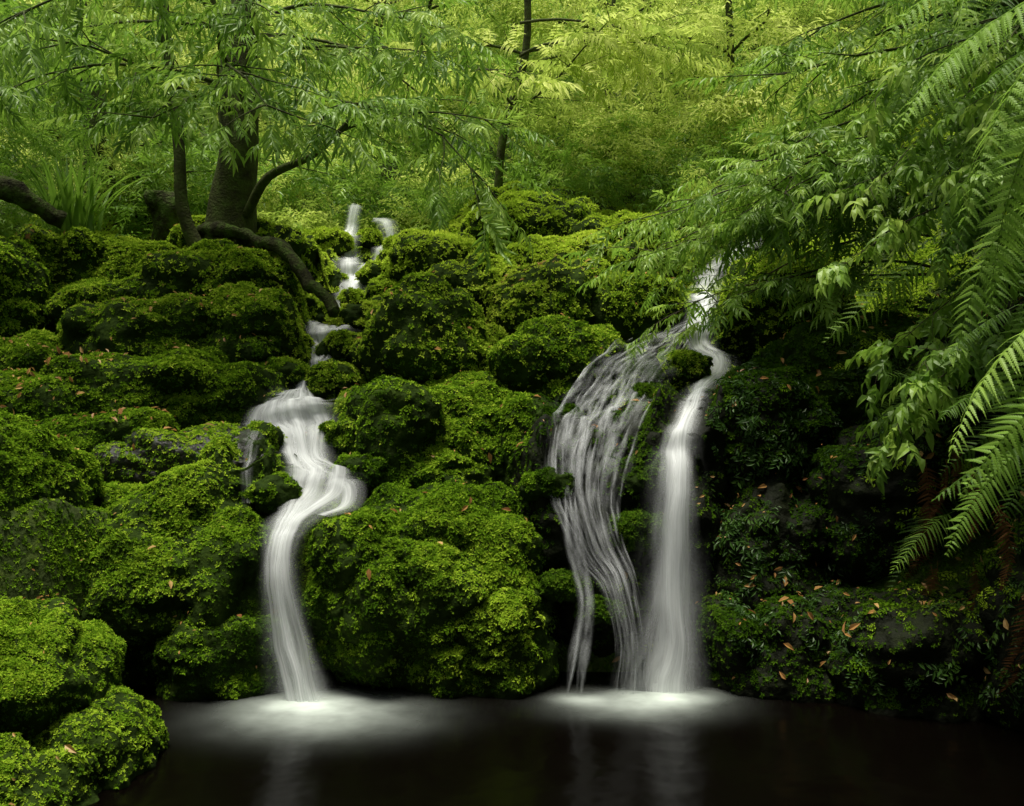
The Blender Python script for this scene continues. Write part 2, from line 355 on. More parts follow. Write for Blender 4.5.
# mossy rocks standing along the edges of the streams, partly covering the water
SV=[];SF=[];off=0
for j,(x,y,z,s) in enumerate([(-1.36,8.35,2.06,.17),(-1.84,8.25,2.05,.17),(-1.76,7.72,1.82,.13),(-1.40,7.62,1.78,.14),(-1.08,6.72,1.38,.15),(-1.68,6.62,1.34,.12),(-.96,6.34,1.16,.13),(-1.46,6.05,1.05,.12),
      (-1.40,9.2,2.36,.2),(-1.98,9.35,2.42,.22),(-1.98,10.5,2.85,.17),(-1.36,10.5,2.9,.2),(-1.68,11.6,3.50,.12),(-2.1,11.4,3.4,.2),(-1.22,11.4,3.35,.18),(-1.60,10.0,2.62,.10),
      (.30,6.42,1.46,.13),(.96,6.65,1.62,.14),(.78,6.0,1.15,.14),(.72,5.85,.85,.11),(.22,5.95,1.1,.13),(.30,5.72,.55,.12),(1.25,7.1,1.86,.13),(.52,5.66,.42,.09)]):
    P,F=boulder_pts((x,y,z),(s*1.3,s,s*.8),500+j,hi=False,cv=False,lump=.3); SV.append(P);SF.append(F+off);off+=len(P)
SV=np.vstack(SV);SF=np.vstack(SF)
mesh_obj('streamside_mossy_rocks',SV,SF,M_rock,smooth=True)
def exposed(P,nn):
    out=np.ones(len(P),bool)
    for j in range(len(P)):
        n=Vector(nn[j]); p=Vector(P[j])+n*.004
        h=BVH.ray_cast(p,n,1.2)
        if h[0] is not None and h[1].dot(n)>0: out[j]=False
    return out
def sample(n,wfun,seed,surf=None):
    r=np.random.default_rng(seed); A=[];Bq=[];Cq=[];W=[]
    for P,F,mo in (surf or SURF):
        a,b,c=P[F[:,0]],P[F[:,1]],P[F[:,2]]
        nn=np.cross(b-a,c-a); ar=np.linalg.norm(nn,axis=1)*.5; nn=nn/(ar[:,None]*2+1e-12)
        w=ar*mo*wfun((a+b+c)/3,nn); k=w>0
        A.append(a[k]);Bq.append(b[k]);Cq.append(c[k]);W.append(w[k])
    A=np.vstack(A);Bq=np.vstack(Bq);Cq=np.vstack(Cq);W=np.concatenate(W)
    i=r.choice(len(W),n,p=W/W.sum())
    u=np.sqrt(r.random(n)); v=r.random(n)
    P=A[i]*(1-u)[:,None]+Bq[i]*(u*(1-v))[:,None]+Cq[i]*(u*v)[:,None]
    nn=nrm(np.cross(Bq[i]-A[i],Cq[i]-A[i]))
    k=exposed(P,nn); return P[k],nn[k]
kd=KDTree(len(SAMP))
for j,s in enumerate(SAMP): kd.insert(s[:3],j)
kd.balance()
def stream_dist(P):
    out=np.empty(len(P))
    for j,p in enumerate(P):
        _,ix,d=kd.find(p); out[j]=d-SAMP[ix,3]*.5
    return out
def wm(c,n):
    d=np.maximum(c[:,1],4.)
    w=(6/d)**2*np.clip(.42+n[:,2]*.85,.12,1.1)
    w*=(c[:,2]>.02)&(n[:,1]<.45)&(np.abs(c[:,0])<d*.58+.2)
    nz=fbm(c*1.8,21,3); w*=np.clip((nz-.34)*6,.2,1)
    nz=fbm(c*2.7,29,3)
    dk=(c[:,0]>.12)&(c[:,0]<1.3)&(c[:,1]<6.7); w*=np.where(dk,.12+.6*np.clip((nz-.48)*6,0,1),1)
    dr=(c[:,0]>=1.3)&(c[:,1]<6.9); w*=np.where(dr,np.where(c[:,2]>1.25,.6,.25)+.4*np.clip((nz-.5)*6,0,1),1)
    return w
P,nn=sample(480000,wm,1)
rr=np.random.default_rng(2)
sdv=stream_dist(P)
veil=(P[:,0]>.1)&(P[:,0]<.95)&(P[:,1]<7.2)&(P[:,2]>.1)&(fbm(P*6,39,2)>.50)
k=(sdv>.015+.05*(fbm(P*9,37,2)-.5))|veil; P=P[k];nn=nn[k]
ps,ns_=sample(14000,lambda c,n:(6/c[:,1])**1.5*(n[:,2]>-.3)*np.clip((fbm(c*7,31,2)-.36)*8,0,1),4,[(SV,SF,1.)])
P=np.vstack([P,ps]);nn=np.vstack([nn,ns_])
print('moss',len(P))
n2=nrm(nn+np.array([0,-.1,.3])+rr.normal(0,.28,P.shape))
S=.0185*np.clip(P[:,1]/6,.75,2.4)*rr.uniform(.6,1.4,len(P))
E=frame_z(n2,rr)
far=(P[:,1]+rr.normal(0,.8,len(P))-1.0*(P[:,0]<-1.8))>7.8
dark=(P[:,0]>.15)&(P[:,1]<6.9)  # damp wall by the falls; farther right, overhang shade painted as darker moss
steep=(nn[:,2]+(fbm(P*2.2,51,3)-.5)*1.6+rr.normal(0,.15,len(P))<.15)&~far  # steep faces get darker tufts: front shade painted into the moss colour
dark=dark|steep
M_mossd=leaf_mat('shade_tinted_damp_moss_leaf',(.018,.046,.003),(.052,.115,.007),(.12,.20,.014),.3,0,.6)  # dark greens carry painted shade of steep fronts as well as damp moss
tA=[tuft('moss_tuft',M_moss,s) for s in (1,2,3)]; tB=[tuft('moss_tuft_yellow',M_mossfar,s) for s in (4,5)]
tC=[tuft('shade_tinted_damp_moss_tuft',M_mossd,s) for s in (1,2,3)]
a=~far&~dark
scatter('moss',P[a],E[a],S[a],tA)
scatter('shade_tinted_damp_moss',P[dark],E[dark],S[dark],tC)
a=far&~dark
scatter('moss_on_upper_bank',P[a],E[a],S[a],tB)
def wh(c,n):
    return (6/np.maximum(c[:,1],4))**1.2*(n[:,2]>-.1)*(c[:,2]>.1)*(n[:,1]<.5)*np.clip((fbm(c*1.3,44,3)-.5)*8,0,1)*(np.abs(c[:,0])<c[:,1]*.62)
P,nn=sample(4200,wh,8); k=stream_dist(P)>.1; P=P[k];nn=nn[k]
small=[cluster('herb_leaves',M_moss,s,tw=6,per=6,R=.07,L=.028,W=.012) for s in (1,2)]
scatter('creeping_herbs',P,frame_z(nrm(nn+[0,0,.6]),rr),rr.uniform(.5,1.1,len(P)),small)
def wl(c,n): return np.clip(n[:,2],0,1)**1.2*(c[:,2]>.05)*(np.abs(c[:,0])<c[:,1]*.6)*(c[:,1]<9.5)*(np.clip((fbm(c*1.1,77,3)-.42)*7,.06,1)+2.5*((c[:,0]<-1.8)&(c[:,1]>6.2)&(c[:,1]<7.9)&(fbm(c*2.3,78,2)>.52))+1.5*((c[:,0]>1.2)&(c[:,2]<1.2)))
P,nn=sample(3400,wl,11); P=P+nn*.026
V=[];F=[]; add_leaf(V,F,[-.5,0,0],[1,0,0],np.array([0,0,1.]),1,.42,.3,.15); dl=mesh_obj('dead_leaf',V,F,M_dead,link=False)
scatter('fallen_leaves',P,frame_z(nrm(nn+[0,-.15,0]+rr.normal(0,.3,P.shape)),rr),.02+.055*rr.random(len(P))**2,[dl])

# ---------------------------------------------------------------- water
def water_mat():
    m,t,o=nt('pool_surface'); L=t.links
    geo=N(t,'ShaderNodeNewGeometry')
    w=N(t,'ShaderNodeBsdfPrincipled'); w.inputs['Base Color'].default_value=(.0014,.0009,.0005,1); w.inputs['Roughness'].default_value=.20; w.inputs['IOR'].default_value=1.33; w.inputs['Specular IOR Level'].default_value=.3
    ns=N(t,'ShaderNodeTexNoise'); ns.inputs['Scale'].default_value=4; L.new(geo.outputs['Position'],ns.inputs['Vector'])
    bp=N(t,'ShaderNodeBump'); bp.inputs['Strength'].default_value=.2; bp.inputs['Distance'].default_value=.05; L.new(ns.outputs[0],bp.inputs['Height']); L.new(bp.outputs[0],w.inputs['Normal'])
    tot=None
    for cx,cy,rx,ry,amp in [(-.98,5.10,.46,.32,.36),(-1.10,5.29,.27,.19,.5),(.66,5.28,.36,.24,.32),(.85,5.43,.25,.16,.5),(.36,5.38,.14,.10,.3)]:
        s=N(t,'ShaderNodeVectorMath',operation='SUBTRACT'); L.new(geo.outputs['Position'],s.inputs[0]); s.inputs[1].default_value=(cx,cy,0)
        dv=N(t,'ShaderNodeVectorMath',operation='DIVIDE'); L.new(s.outputs[0],dv.inputs[0]); dv.inputs[1].default_value=(rx,ry,1)
        ln=N(t,'ShaderNodeVectorMath',operation='LENGTH'); L.new(dv.outputs[0],ln.inputs[0])
        sq=N(t,'ShaderNodeMath',operation='POWER'); L.new(ln.outputs['Value'],sq.inputs[0]); sq.inputs[1].default_value=2.0
        ng=N(t,'ShaderNodeMath',operation='MULTIPLY'); L.new(sq.outputs[0],ng.inputs[0]); ng.inputs[1].default_value=-1.3
        ex=N(t,'ShaderNodeMath',operation='EXPONENT'); L.new(ng.outputs[0],ex.inputs[0])
        am=N(t,'ShaderNodeMath',operation='MULTIPLY'); L.new(ex.outputs[0],am.inputs[0]); am.inputs[1].default_value=amp
        if tot is None: tot=am
        else:
            a=N(t,'ShaderNodeMath',operation='ADD'); L.new(tot.outputs[0],a.inputs[0]); L.new(am.outputs[0],a.inputs[1]); tot=a
    n3=N(t,'ShaderNodeTexNoise'); n3.inputs['Scale'].default_value=5; n3.inputs['Detail'].default_value=3; L.new(geo.outputs['Position'],n3.inputs['Vector'])
    mr=N(t,'ShaderNodeMapRange'); L.new(n3.outputs[0],mr.inputs[0]); mr.inputs[1].default_value=.2; mr.inputs[2].default_value=.7; mr.inputs[3].default_value=.55; mr.inputs[4].default_value=1.1
    mm=N(t,'ShaderNodeMath',operation='MULTIPLY'); mm.use_clamp=True; L.new(tot.outputs[0],mm.inputs[0]); L.new(mr.outputs[0],mm.inputs[1])
    f=N(t,'ShaderNodeBsdfDiffuse'); f.inputs[0].default_value=(.76,.84,.74,1)
    x=N(t,'ShaderNodeMixShader'); L.new(mm.outputs[0],x.inputs[0]); L.new(w.outputs[0],x.inputs[1]); L.new(f.outputs[0],x.inputs[2])
    L.new(x.outputs[0],o.inputs[0]); return m
mesh_obj('pool_water',[(-9,-6,0),(9,-6,0),(9,8,0),(-9,8,0)],[(0,1,2,3)],water_mat())

def fall_mat(name,dens,sx,sy=.9,amax=.95,edge=.08,soft=1.0):
    m,t,o=nt(name); L=t.links
    uv=N(t,'ShaderNodeUVMap'); uv.uv_map='UVMap'
    sp=N(t,'ShaderNodeSeparateXYZ'); L.new(uv.outputs[0],sp.inputs[0])
    mp=N(t,'ShaderNodeMapping'); mp.inputs['Scale'].default_value=(sx,sy,1); L.new(uv.outputs[0],mp.inputs[0])
    ns=N(t,'ShaderNodeTexNoise'); ns.inputs['Scale'].default_value=1; ns.inputs['Detail'].default_value=5; ns.inputs['Roughness'].default_value=.6; ns.inputs['Distortion'].default_value=.08; L.new(mp.outputs[0],ns.inputs['Vector'])
    mr=N(t,'ShaderNodeMapRange'); L.new(ns.outputs[0],mr.inputs[0]); mr.inputs[1].default_value=.60-dens*.45; mr.inputs[2].default_value=.95-dens*.25
    fr=N(t,'ShaderNodeMath',operation='FRACT'); L.new(sp.outputs[0],fr.inputs[0])
    a=N(t,'ShaderNodeMath',operation='SUBTRACT'); a.inputs[1].default_value=.5; L.new(fr.outputs[0],a.inputs[0])
    b=N(t,'ShaderNodeMath',operation='ABSOLUTE'); L.new(a.outputs[0],b.inputs[0])
    e=N(t,'ShaderNodeMapRange'); e.interpolation_type='SMOOTHSTEP'; L.new(b.outputs[0],e.inputs[0]); e.inputs[1].default_value=.5; e.inputs[2].default_value=edge; e.inputs[3].default_value=0; e.inputs[4].default_value=1
    pw=N(t,'ShaderNodeMath',operation='POWER'); L.new(e.outputs[0],pw.inputs[0]); pw.inputs[1].default_value=soft
    mu=N(t,'ShaderNodeMath',operation='MULTIPLY'); mu.use_clamp=True; L.new(mr.outputs[0],mu.inputs[0]); L.new(pw.outputs[0],mu.inputs[1])
    m3=N(t,'ShaderNodeMath',operation='MULTIPLY'); L.new(mu.outputs[0],m3.inputs[0]); m3.inputs[1].default_value=amax
    d=N(t,'ShaderNodeBsdfDiffuse'); d.inputs[0].default_value=(.96,.98,.96,1); tr=N(t,'ShaderNodeBsdfTranslucent'); tr.inputs[0].default_value=(.96,.98,.96,1)
    x=N(t,'ShaderNodeMixShader'); x.inputs[0].default_value=.4; L.new(d.outputs[0],x.inputs[1]); L.new(tr.outputs[0],x.inputs[2])
    tp=N(t,'ShaderNodeBsdfTransparent'); y=N(t,'ShaderNodeMixShader'); L.new(m3.outputs[0],y.inputs[0]); L.new(tp.outputs[0],y.inputs[1]); L.new(x.outputs[0],y.inputs[2])
    L.new(y.outputs[0],o.inputs[0]); return m
MF1=fall_mat('silky_water',.80,5,.8,.95,0,1.1)
MF2=fall_mat('thin_water',.50,1.2,5,.50,0,1.2)
MF3=fall_mat('mist_veil',.45,3.5,2.2,.5,0,1.2)
MF4=fall_mat('lace_veil',.34,9,2.6,.62,0,.8)
def ribbon(C,ws,off,seed,sh,V,F,UV,js=15,wobk=.12,taper=False):
    T,O=stream_frame(C); lat=nrm(np.cross(T,O)); b=len(V); n=len(C)
    ln=np.concatenate([[0],np.cumsum(np.linalg.norm(np.diff(C[:,:3],axis=0),axis=1))])
    st=np.abs(T[:,2]); q_=np.linspace(0,1,n)
    tp=np.minimum(1,np.minimum(q_,1-q_)*5+.02) if taper else np.ones(n)
    P0=np.zeros((n,js,3))
    wob=(fbm(np.stack([ln*3,np.full(n,seed*3.1),ln*0],1),seed,3)-.5)
    for j in range(js):
        s=j/(js-1); q=2*s-1
        nz=(fbm(np.stack([np.full(n,s*3.),ln*2.2,np.full(n,seed*5.)],1),seed,2)-.5)
        P0[:,j]=C[:,:3]+lat*(C[:,3]*ws*tp*q*.5*(1+.5*wob)+(sh+wob*wobk*2)*C[:,3])[:,None]+O*(C[:,3]*.10*(1-q*q)+nz*.03)[:,None]
    dist=np.full((n,js),.0)
    for i in range(n):
        o=Vector(O[i])
        for j in range(js):
            p=Vector(P0[i,j]); h=BVH.ray_cast(p+o*.22,-o,.5)
            dist[i,j]=(.22-h[3]) if h[0] is not None else -.1
    dist=np.clip(dist,-.1,.12)
    for _ in range(3):
        d2=dist.copy(); d2[1:-1]=(dist[:-2]+2*dist[1:-1]+dist[2:])/4; dist=d2
        d2=dist.copy(); d2[:,1:-1]=(dist[:,:-2]+2*dist[:,1:-1]+dist[:,2:])/4; dist=d2
    k=(1-np.clip((st-.75)*4,0,1))[:,None]
    dd=np.where(dist>0,dist,dist*k*.8)
    P0=P0+O[:,None,:]*(dd+.012+off)[:,:,None]
    for i in range(n):
        for j in range(js): V.append(tuple(P0[i,j])); UV.append((j/(js-1)*.998+.001+seed,ln[i]+seed*3))
    for i in range(n-1):
        for j in range(js-1):
            a=b+i*js+j; F.append((a,a+1,a+js+1,a+js))
def fall(name,layers,mat,js=15,wobk=.12,taper=False):
    V=[];F=[];UV=[]
    for a in layers: ribbon(*a,V,F,UV,js,wobk,taper)
    me=bpy.data.meshes.new(name); me.from_pydata(V,[],F); me.materials.append(mat)
    uvl=me.uv_layers.new(name='UVMap'); vi=np.empty(len(me.loops),np.int32); me.loops.foreach_get('vertex_index',vi)
    uvl.data.foreach_set('uv',np.array(UV,np.float32)[vi].ravel()); me.polygons.foreach_set('use_smooth',[True]*len(me.polygons)); me.update()
    ob=bpy.data.objects.new(name,me); scene.collection.objects.link(ob); return ob
w1=fall('waterfall',[(LEFT,1.2,.0,1,0),(LEFT,.5,.015,2,.24),(LEFT,.45,.03,9,-.26),(LEFT,.4,.03,10,.0),(LA,1.8,.0,4,0),(LB,1.8,.0,5,0)],MF1,15,.12)
u1=fall('upper_strands',[(UP1,1.5,.01,3,0),(UP1,.9,.03,4,0),(UP2,1.5,.01,5,0),(UP2,.9,.03,6,0),(UPR,1.3,.05,8,0)],MF1); u1.parent=w1
u3=fall('side_trickle',[(LSM,1.,.0,3,0)],MF3); u3.parent=w1
w2=fall('waterfall',[(RIGHT,1.25,.0,11,0),(RIGHT,.9,.02,12,.06),(RIGHT,.7,.04,14,-.08)],MF1)
r=np.random.default_rng(77); lay=[]
for k in range(46):
    n=len(RL); a=int(n*r.uniform(.05,.8)); b=min(n,a+int(n*r.uniform(.12,.4)))
    if b-a>8: lay.append((RL[a:b],r.uniform(.05,.16),r.uniform(0,.03),30+k,r.uniform(-.6,.6)))
for k in range(6): lay.append((RL2,r.uniform(.4,.7),r.uniform(0,.03),90+k,r.uniform(-.5,.5)))
w3=fall('thin_strands',lay,MF2,5,.06,True); w3.parent=w2
w4=fall('lace_veil',[(RL,1.35,.0,15,0),(RL,1.1,.02,16,.05)],MF4,21,.06); w4.parent=w2
w6=fall('mist_veil',[(RIGHT,1.7,.01,18,0)],MF3); w6.parent=w2
w5=fall('mist_veil',[(LEFT,1.6,.005,19,0)],MF3); w5.parent=w1

# ---------------------------------------------------------------- foliage generators
def bough(start,d,L,droop,n,r):
    p=np.array(start,float); d=nrm(d); out=[p.copy()]; s=L/n
    for i in range(n):
        d=nrm(d+np.array([r.normal(0,.09),r.normal(0,.09),-droop*s+r.normal(0,.05)])); p=p+d*s; out.append(p.copy())
    return np.array(out)
class Tree:
    def __init__(s,seed): s.V=[];s.F=[];s.P=[];s.D=[];s.U=[];s.S=[];s.r=np.random.default_rng(seed)
    def dress(s,pts,step,scale,hang=.3,start=.15):
        seg=np.linalg.norm(np.diff(pts,axis=0),axis=1); tot=seg.sum(); c=np.concatenate([[0],np.cumsum(seg)])
        for d in np.arange(tot*start,tot,step):
            p=np.array([np.interp(d,c,pts[:,k]) for k in range(3)])
            i=max(0,min(len(pts)-2,np.searchsorted(c,d)-1)); T=nrm(pts[i+1]-pts[i])
            side=nrm(np.cross(T,[0,0,1]))*s.r.choice([-1,1])
            s.P.append(p); s.D.append(T*.7+side*s.r.uniform(.2,1.1)+np.array([0,0,-hang])+s.r.normal(0,.3,3)); s.U.append(np.array([0,0,1])+s.r.normal(0,.45,3)); s.S.append(scale*s.r.uniform(.55,1.25))
        s.P.append(pts[-1]);s.D.append(pts[-1]-pts[-2]);s.U.append(np.array([0,0,1.]));s.S.append(scale)
    def limb(s,start,d,L,droop,rad,step,scale,subs=7,hang=.3,st=.3):
        m=bough(start,d,L,droop,12,s.r); tube(s.V,s.F,m,np.linspace(rad,rad*.15,len(m)),5)
        s.dress(m,step*1.6,scale,hang,st)
        for k in range(subs):
            i=int(len(m)*(st*.8+(1-st*.8)*(k+.5)/subs)); i=min(i,len(m)-2); T=nrm(m[i+1]-m[i]); sd=nrm(np.cross(T,[0,0,1]))*(1 if k%2 else -1)
            l=L*s.r.uniform(.22,.42)*(1.1-.5*i/len(m))
            q=bough(m[i],T*.7+sd*s.r.uniform(.5,1)+np.array([0,0,s.r.normal(.05,.25)]),l,droop*1.2,6,s.r)
            tube(s.V,s.F,q,np.linspace(rad*.35,rad*.1,len(q)),4); s.dress(q,step,scale,hang,.1)
    def finish(s,name,leaves,bark=None,fname='foliage'):
        ob=mesh_obj(name,s.V,s.F,bark or M_bark,smooth=True)
        scatter(fname,np.array(s.P),frame_x(np.array(s.D),np.array(s.U)),s.S,leaves,parent=ob); return ob
sp_green=[spray('leafy_twig',M_leaf,s,n=7,length=.30,L=.12,W=.03,droop=.4) for s in (1,2,3)]
sp_young=[spray('leafy_twig_young',M_leafy,s,n=7,length=.30,L=.12,W=.032,droop=.4) for s in (4,5)]
sp_small=[spray('small_leaf_twig',M_leaf,s,n=9,length=.2,L=.06,W=.02,droop=.3) for s in (6,7)]
sp_broad=[spray('broad_leaf_twig',M_leaf,s,n=4,length=.16,L=.10,W=.05,spread=1.1,droop=.5) for s in (8,9)]
cl_y=[cluster('leaf_cluster_young',M_leafy,s) for s in (1,2,3)]
cl_g=[cluster('leaf_cluster',M_leaf,s) for s in (4,5)]
cl_d=[cluster('leaf_cluster_dark',M_leafd,s,tw=9,per=9,R=.4,L=.12,W=.04) for s in (6,7)]

t=Tree(31)
tr=np.array([(-2.62,9.1,2.6),(-2.58,9.1,3.2),(-2.5,9.1,3.9),(-2.5,9.15,4.8),(-2.42,9.2,6.0),(-2.3,9.3,7.5)])
tr=crom(np.hstack([tr,np.zeros((6,1))]),.12)[:,:3]
tube(t.V,t.F,tr,np.interp(np.linspace(0,1,len(tr)),[0,.08,.2,1],[.36,.24,.19,.12]),14,.07,1)
tr2=crom(np.array([(-2.7,9.0,2.7,0),(-2.95,8.95,3.3,0),(-3.0,8.95,4.0,0),(-3.15,9.0,5.2,0),(-3.2,9.1,7.0,0)]),.12)[:,:3]
tube(t.V,t.F,tr2,np.interp(np.linspace(0,1,len(tr2)),[0,.1,1],[.12,.06,.04]),8,.06,2)
tr3=crom(np.array([(-2.4,9.0,3.3,0),(-2.15,8.8,3.6,0),(-1.7,8.6,3.75,0),(-1.35,8.4,4.0,0)]),.1)[:,:3]
tube(t.V,t.F,tr3,np.linspace(.05,.02,len(tr3)),7,.05,3)
for k in range(12):
    a=-2.9+3.2*(k+rng.random())/12 ; z=rng.uniform(4.2,5.1)
    t.limb((-2.5+rng.normal(0,.1),9.1,z),(math.cos(a),math.sin(a),rng.uniform(.0,.3)),rng.uniform(1.7,3.0),.30,.022,.15,1.0,8,.4,.25)
t.limb((-1.5,8.5,3.9),(1,-.4,.3),1.6,.35,.015,.13,.9,6,.4,.1)
t.limb((-1.7,8.6,3.8),(.5,-1,.4),1.4,.35,.015,.13,.9,6,.4,.1)
t.finish('leafy_tree',sp_green)
t=Tree(32)
tr=crom(np.array([(-.2,13.2,4.3,0),(-.1,13.1,5.2,0),(.2,13.0,6.4,0),(.1,12.8,8.5,0)]),.2)[:,:3]
tube(t.V,t.F,tr,np.linspace(.06,.04,len(tr)),8,.05)
for k in range(8):
    a=rng.uniform(-math.pi,.2); t.limb((.1,12.9,rng.uniform(5.2,6.6)),(math.cos(a),math.sin(a)*.6,.15),rng.uniform(1.8,3.2),.22,.022,.2,1.15,8,.35,.2)
t.finish('leafy_tree',sp_young)
t=Tree(33)
tr=crom(np.array([(3.9,6.9,3.0,0),(3.7,6.8,4.0,0),(3.5,6.7,5.5,0),(3.3,6.6,7.5,0)]),.15)[:,:3]
tube(t.V,t.F,tr,np.linspace(.2,.12,len(tr)),10,.06)
for k in range(14):
    a=rng.uniform(2.5,4.4); z=2.9+2.0*k/14
    t.limb((3.6,6.7,z),(math.cos(a),math.sin(a)*.7,rng.uniform(-.1,.25)),rng.uniform(1.5,2.7)*(1-.25*(k/14)),.28,.02,.12,.85,8,.35,.2)
t.finish('leafy_tree',sp_small+sp_green)
t=Tree(34)
for k in range(13):
    a=rng.uniform(2.7,3.7); t.limb((2.9,6.9,rng.uniform(2.45,3.3)),(math.cos(a),math.sin(a)*.6,rng.uniform(.0,.35)),rng.uniform(1.3,2.2),.34,.011,.11,.62,8,.3,.1)
t.finish('overhanging_shrub',sp_green,M_twig)
t=Tree(35)
for k in range(14):
    z=1.9+2.0*rng.random(); t.limb((2.75+.35*rng.random(),5.3+.5*rng.random(),z),(-.5-.4*rng.random(),-.3*rng.random(),-.1-.4*rng.random()),rng.uniform(.7,1.2),.6,.006,.11,.85,5,.4,.1)
t.finish('hanging_vine',sp_broad,M_twig)
bgpos=[(-4.9,11.8,.2),(-7,14,.14),(-4,15,.1),(-1.6,16,.06),(1.6,15.2,.05),(3.2,14,.07),(5.2,15,.12),(2.6,18,.08),(-2.9,19,.12),(0,20,.1),(5.5,20,.12),(-7,20,.15),(9,22,.14),(-10,24,.14),(3,26,.15),(-4,27,.15)]
for i,(x,y,rad) in enumerate(bgpos):
    t=Tree(60+i); r=t.r; z0=float(H(np.array([float(x)]),np.array([float(y)]))[0])-.2; h=4.5+y*.06
    lean=r.normal(0,.1,2)
    tr=np.array([(x+lean[0]*h*q+.12*math.sin(q*6+i),y+lean[1]*h*q,z0+h*q) for q in np.linspace(0,1,14)])
    tube(t.V,t.F,tr,np.linspace(rad,rad*.35,14),8,.06,i)
    for k in range(6):
        q=r.uniform(.15,.7); j=min(13,int(q*13)); a=r.uniform(math.pi,2*math.pi)
        t.limb(tr[j],(math.cos(a),math.sin(a),.2),r.uniform(1.2,2.2)*(1+.02*y),.2,.025,.42,1.0+.02*y,4,.15,.2)
    t.finish('forest_tree',cl_y if i%3 else cl_g)
r=np.random.default_rng(90); n=18000
yy=11.3+(r.random(n)**1.2)*24; xx=r.uniform(-.68,.68,n)*yy
zz=H(xx,yy); cl=fbm(np.stack([xx,yy,zz*0],1)*.7,91,3)
k=(cl>.40)&~((np.abs(xx+1.75)<.55)&(yy<12.8))&~((np.abs(xx-.4)<1.6)&(yy<12.4)); xx,yy,zz,cl=xx[k],yy[k],zz[k],cl[k]
hh=r.random(len(xx))*np.clip((cl-.38)*8,0.1,1)*(.5+.05*yy)
P=np.stack([xx,yy,zz+hh+.08],1); D=np.stack([r.normal(size=len(xx)),r.normal(size=len(xx)),r.normal(0,.3,len(xx))],1)
E=frame_x(D,np.tile([0,0,1.],(len(P),1))+r.normal(0,.3,P.shape)); S=r.uniform(.6,1.1,len(P))*(.6+.035*yy)
g=(fbm(P*.9,93,3)+r.normal(0,.04,len(P)))>.53
scatter('undergrowth_foliage',P[~g],E[~g],S[~g],cl_y)
scatter('green_undergrowth_foliage',P[g],E[g],S[g],cl_g)
n=2600; yy=34+r.random(n)*50; xx=r.uniform(-.65,.65,n)*yy; zz=H(xx,yy)+r.random(n)*4
scatter('distant_forest_foliage',np.stack([xx,yy,zz],1),frame_x(r.normal(size=(n,3)),np.tile([0,0,1.],(n,1))),r.uniform(3.5,6.5,n),cl_y)
n=500; P=np.stack([r.normal(-5.4,.6,n),r.normal(9.8,.7,n),r.uniform(3.2,5.2,n)],1)
scatter('bank_shrub_foliage',P,frame_x(r.normal(size=(n,3))*[1,1,.4],np.tile([0,0,1.],(n,1))),r.uniform(.5,.9,n),cl_g)
# unseen trees added around and above the viewpoint to darken the boulder fronts
n=500; P2=np.stack([r.choice([-1,1],n)*r.uniform(5.5,9,n),r.uniform(-5,5,n),r.uniform(.5,5,n)],1)
P3=np.stack([r.uniform(-9,9,n),r.uniform(-9,-5,n),r.uniform(.5,5,n)],1)
n=600; P4=np.stack([r.uniform(-7,7,n),r.uniform(-7,1.8,n),r.uniform(5,7.5,n)],1)
P=np.vstack([P2,P3,P4])
ct=Tree(95)
for x,y in [(-6,-4),(5.5,-3.5),(-6.5,2),(6.8,1.5),(0,-7)]:
    z0=float(H(np.array([float(x)]),np.array([float(y)]))[0])-.3
    tube(ct.V,ct.F,[(x,y,z0+q) for q in np.linspace(0,7.5-z0,8)],np.linspace(.22,.12,8),9,.05)
cp=mesh_obj('unseen_shade_trees',ct.V,ct.F,M_bark,smooth=True)
scatter('unseen_shade_foliage',P,frame_x(r.normal(size=P.shape)*[1,1,.5],np.tile([0,0,1.],(len(P),1))),r.uniform(1.3,2.2,len(P)),cl_d,parent=cp)

# ---------------------------------------------------------------- ferns on right bank
fr=[frond('fern_frond',M_fern,s,droop=dr) for s,dr in ((1,.5),(2,.9),(3,.3))]
frb=[frond('fern_frond_bright',M_fernb,s,droop=dr) for s,dr in ((4,.5),(5,.8))]
frd=[frond('dead_fern_frond',M_deadf,s,droop=dr,maxp=.13) for s,dr in ((6,1.1),(7,.9))]
r=np.random.default_rng(120)
n=170
P=np.stack([r.uniform(2.35,4.2,n),r.uniform(4.4,6.9,n),r.uniform(.9,4.8,n)],1); P[:,0]=np.maximum(P[:,0],P[:,1]*.40+.28-.1*P[:,2])
D=np.stack([-r.uniform(.35,1.1,n),-r.uniform(.1,.8,n),r.uniform(-1.3,.25,n)],1)
scatter('hanging_fern',P,frame_x(D,np.tile([0,-.3,1.],(n,1))+r.normal(0,.4,(n,3))),r.uniform(.45,.95,n),fr+frb)
items=[((2.1,3.7,1.98),(-.8,.1,-.42),.75),((2.35,3.9,1.75),(-.8,.1,-.55),.78),((2.45,4.0,2.6),(-.75,.1,-.9),.95),((2.3,4.0,3.0),(-.45,.2,-1),1.0),((2.5,4.3,3.3),(-.8,0,-.6),1.1),
 ((2.25,4.3,1.4),(-.7,0,-.6),.6),((2.6,4.4,3.5),(-1,.2,-.2),1.0),((2.4,4.3,2.1),(-.35,0,-1),.8),((2.6,4.6,2.7),(-.8,-.2,-.6),.95),((2.7,4.8,3.9),(-1,0,-.3),1.1),((2.6,4.9,3.0),(-.9,.1,-.7),.9),((2.9,5.2,3.6),(-.9,-.1,-.8),1.0),((2.3,4.4,2.5),(-.7,0,-.8),.85),((2.2,4.2,3.3),(-.9,.1,-.5),.8)]
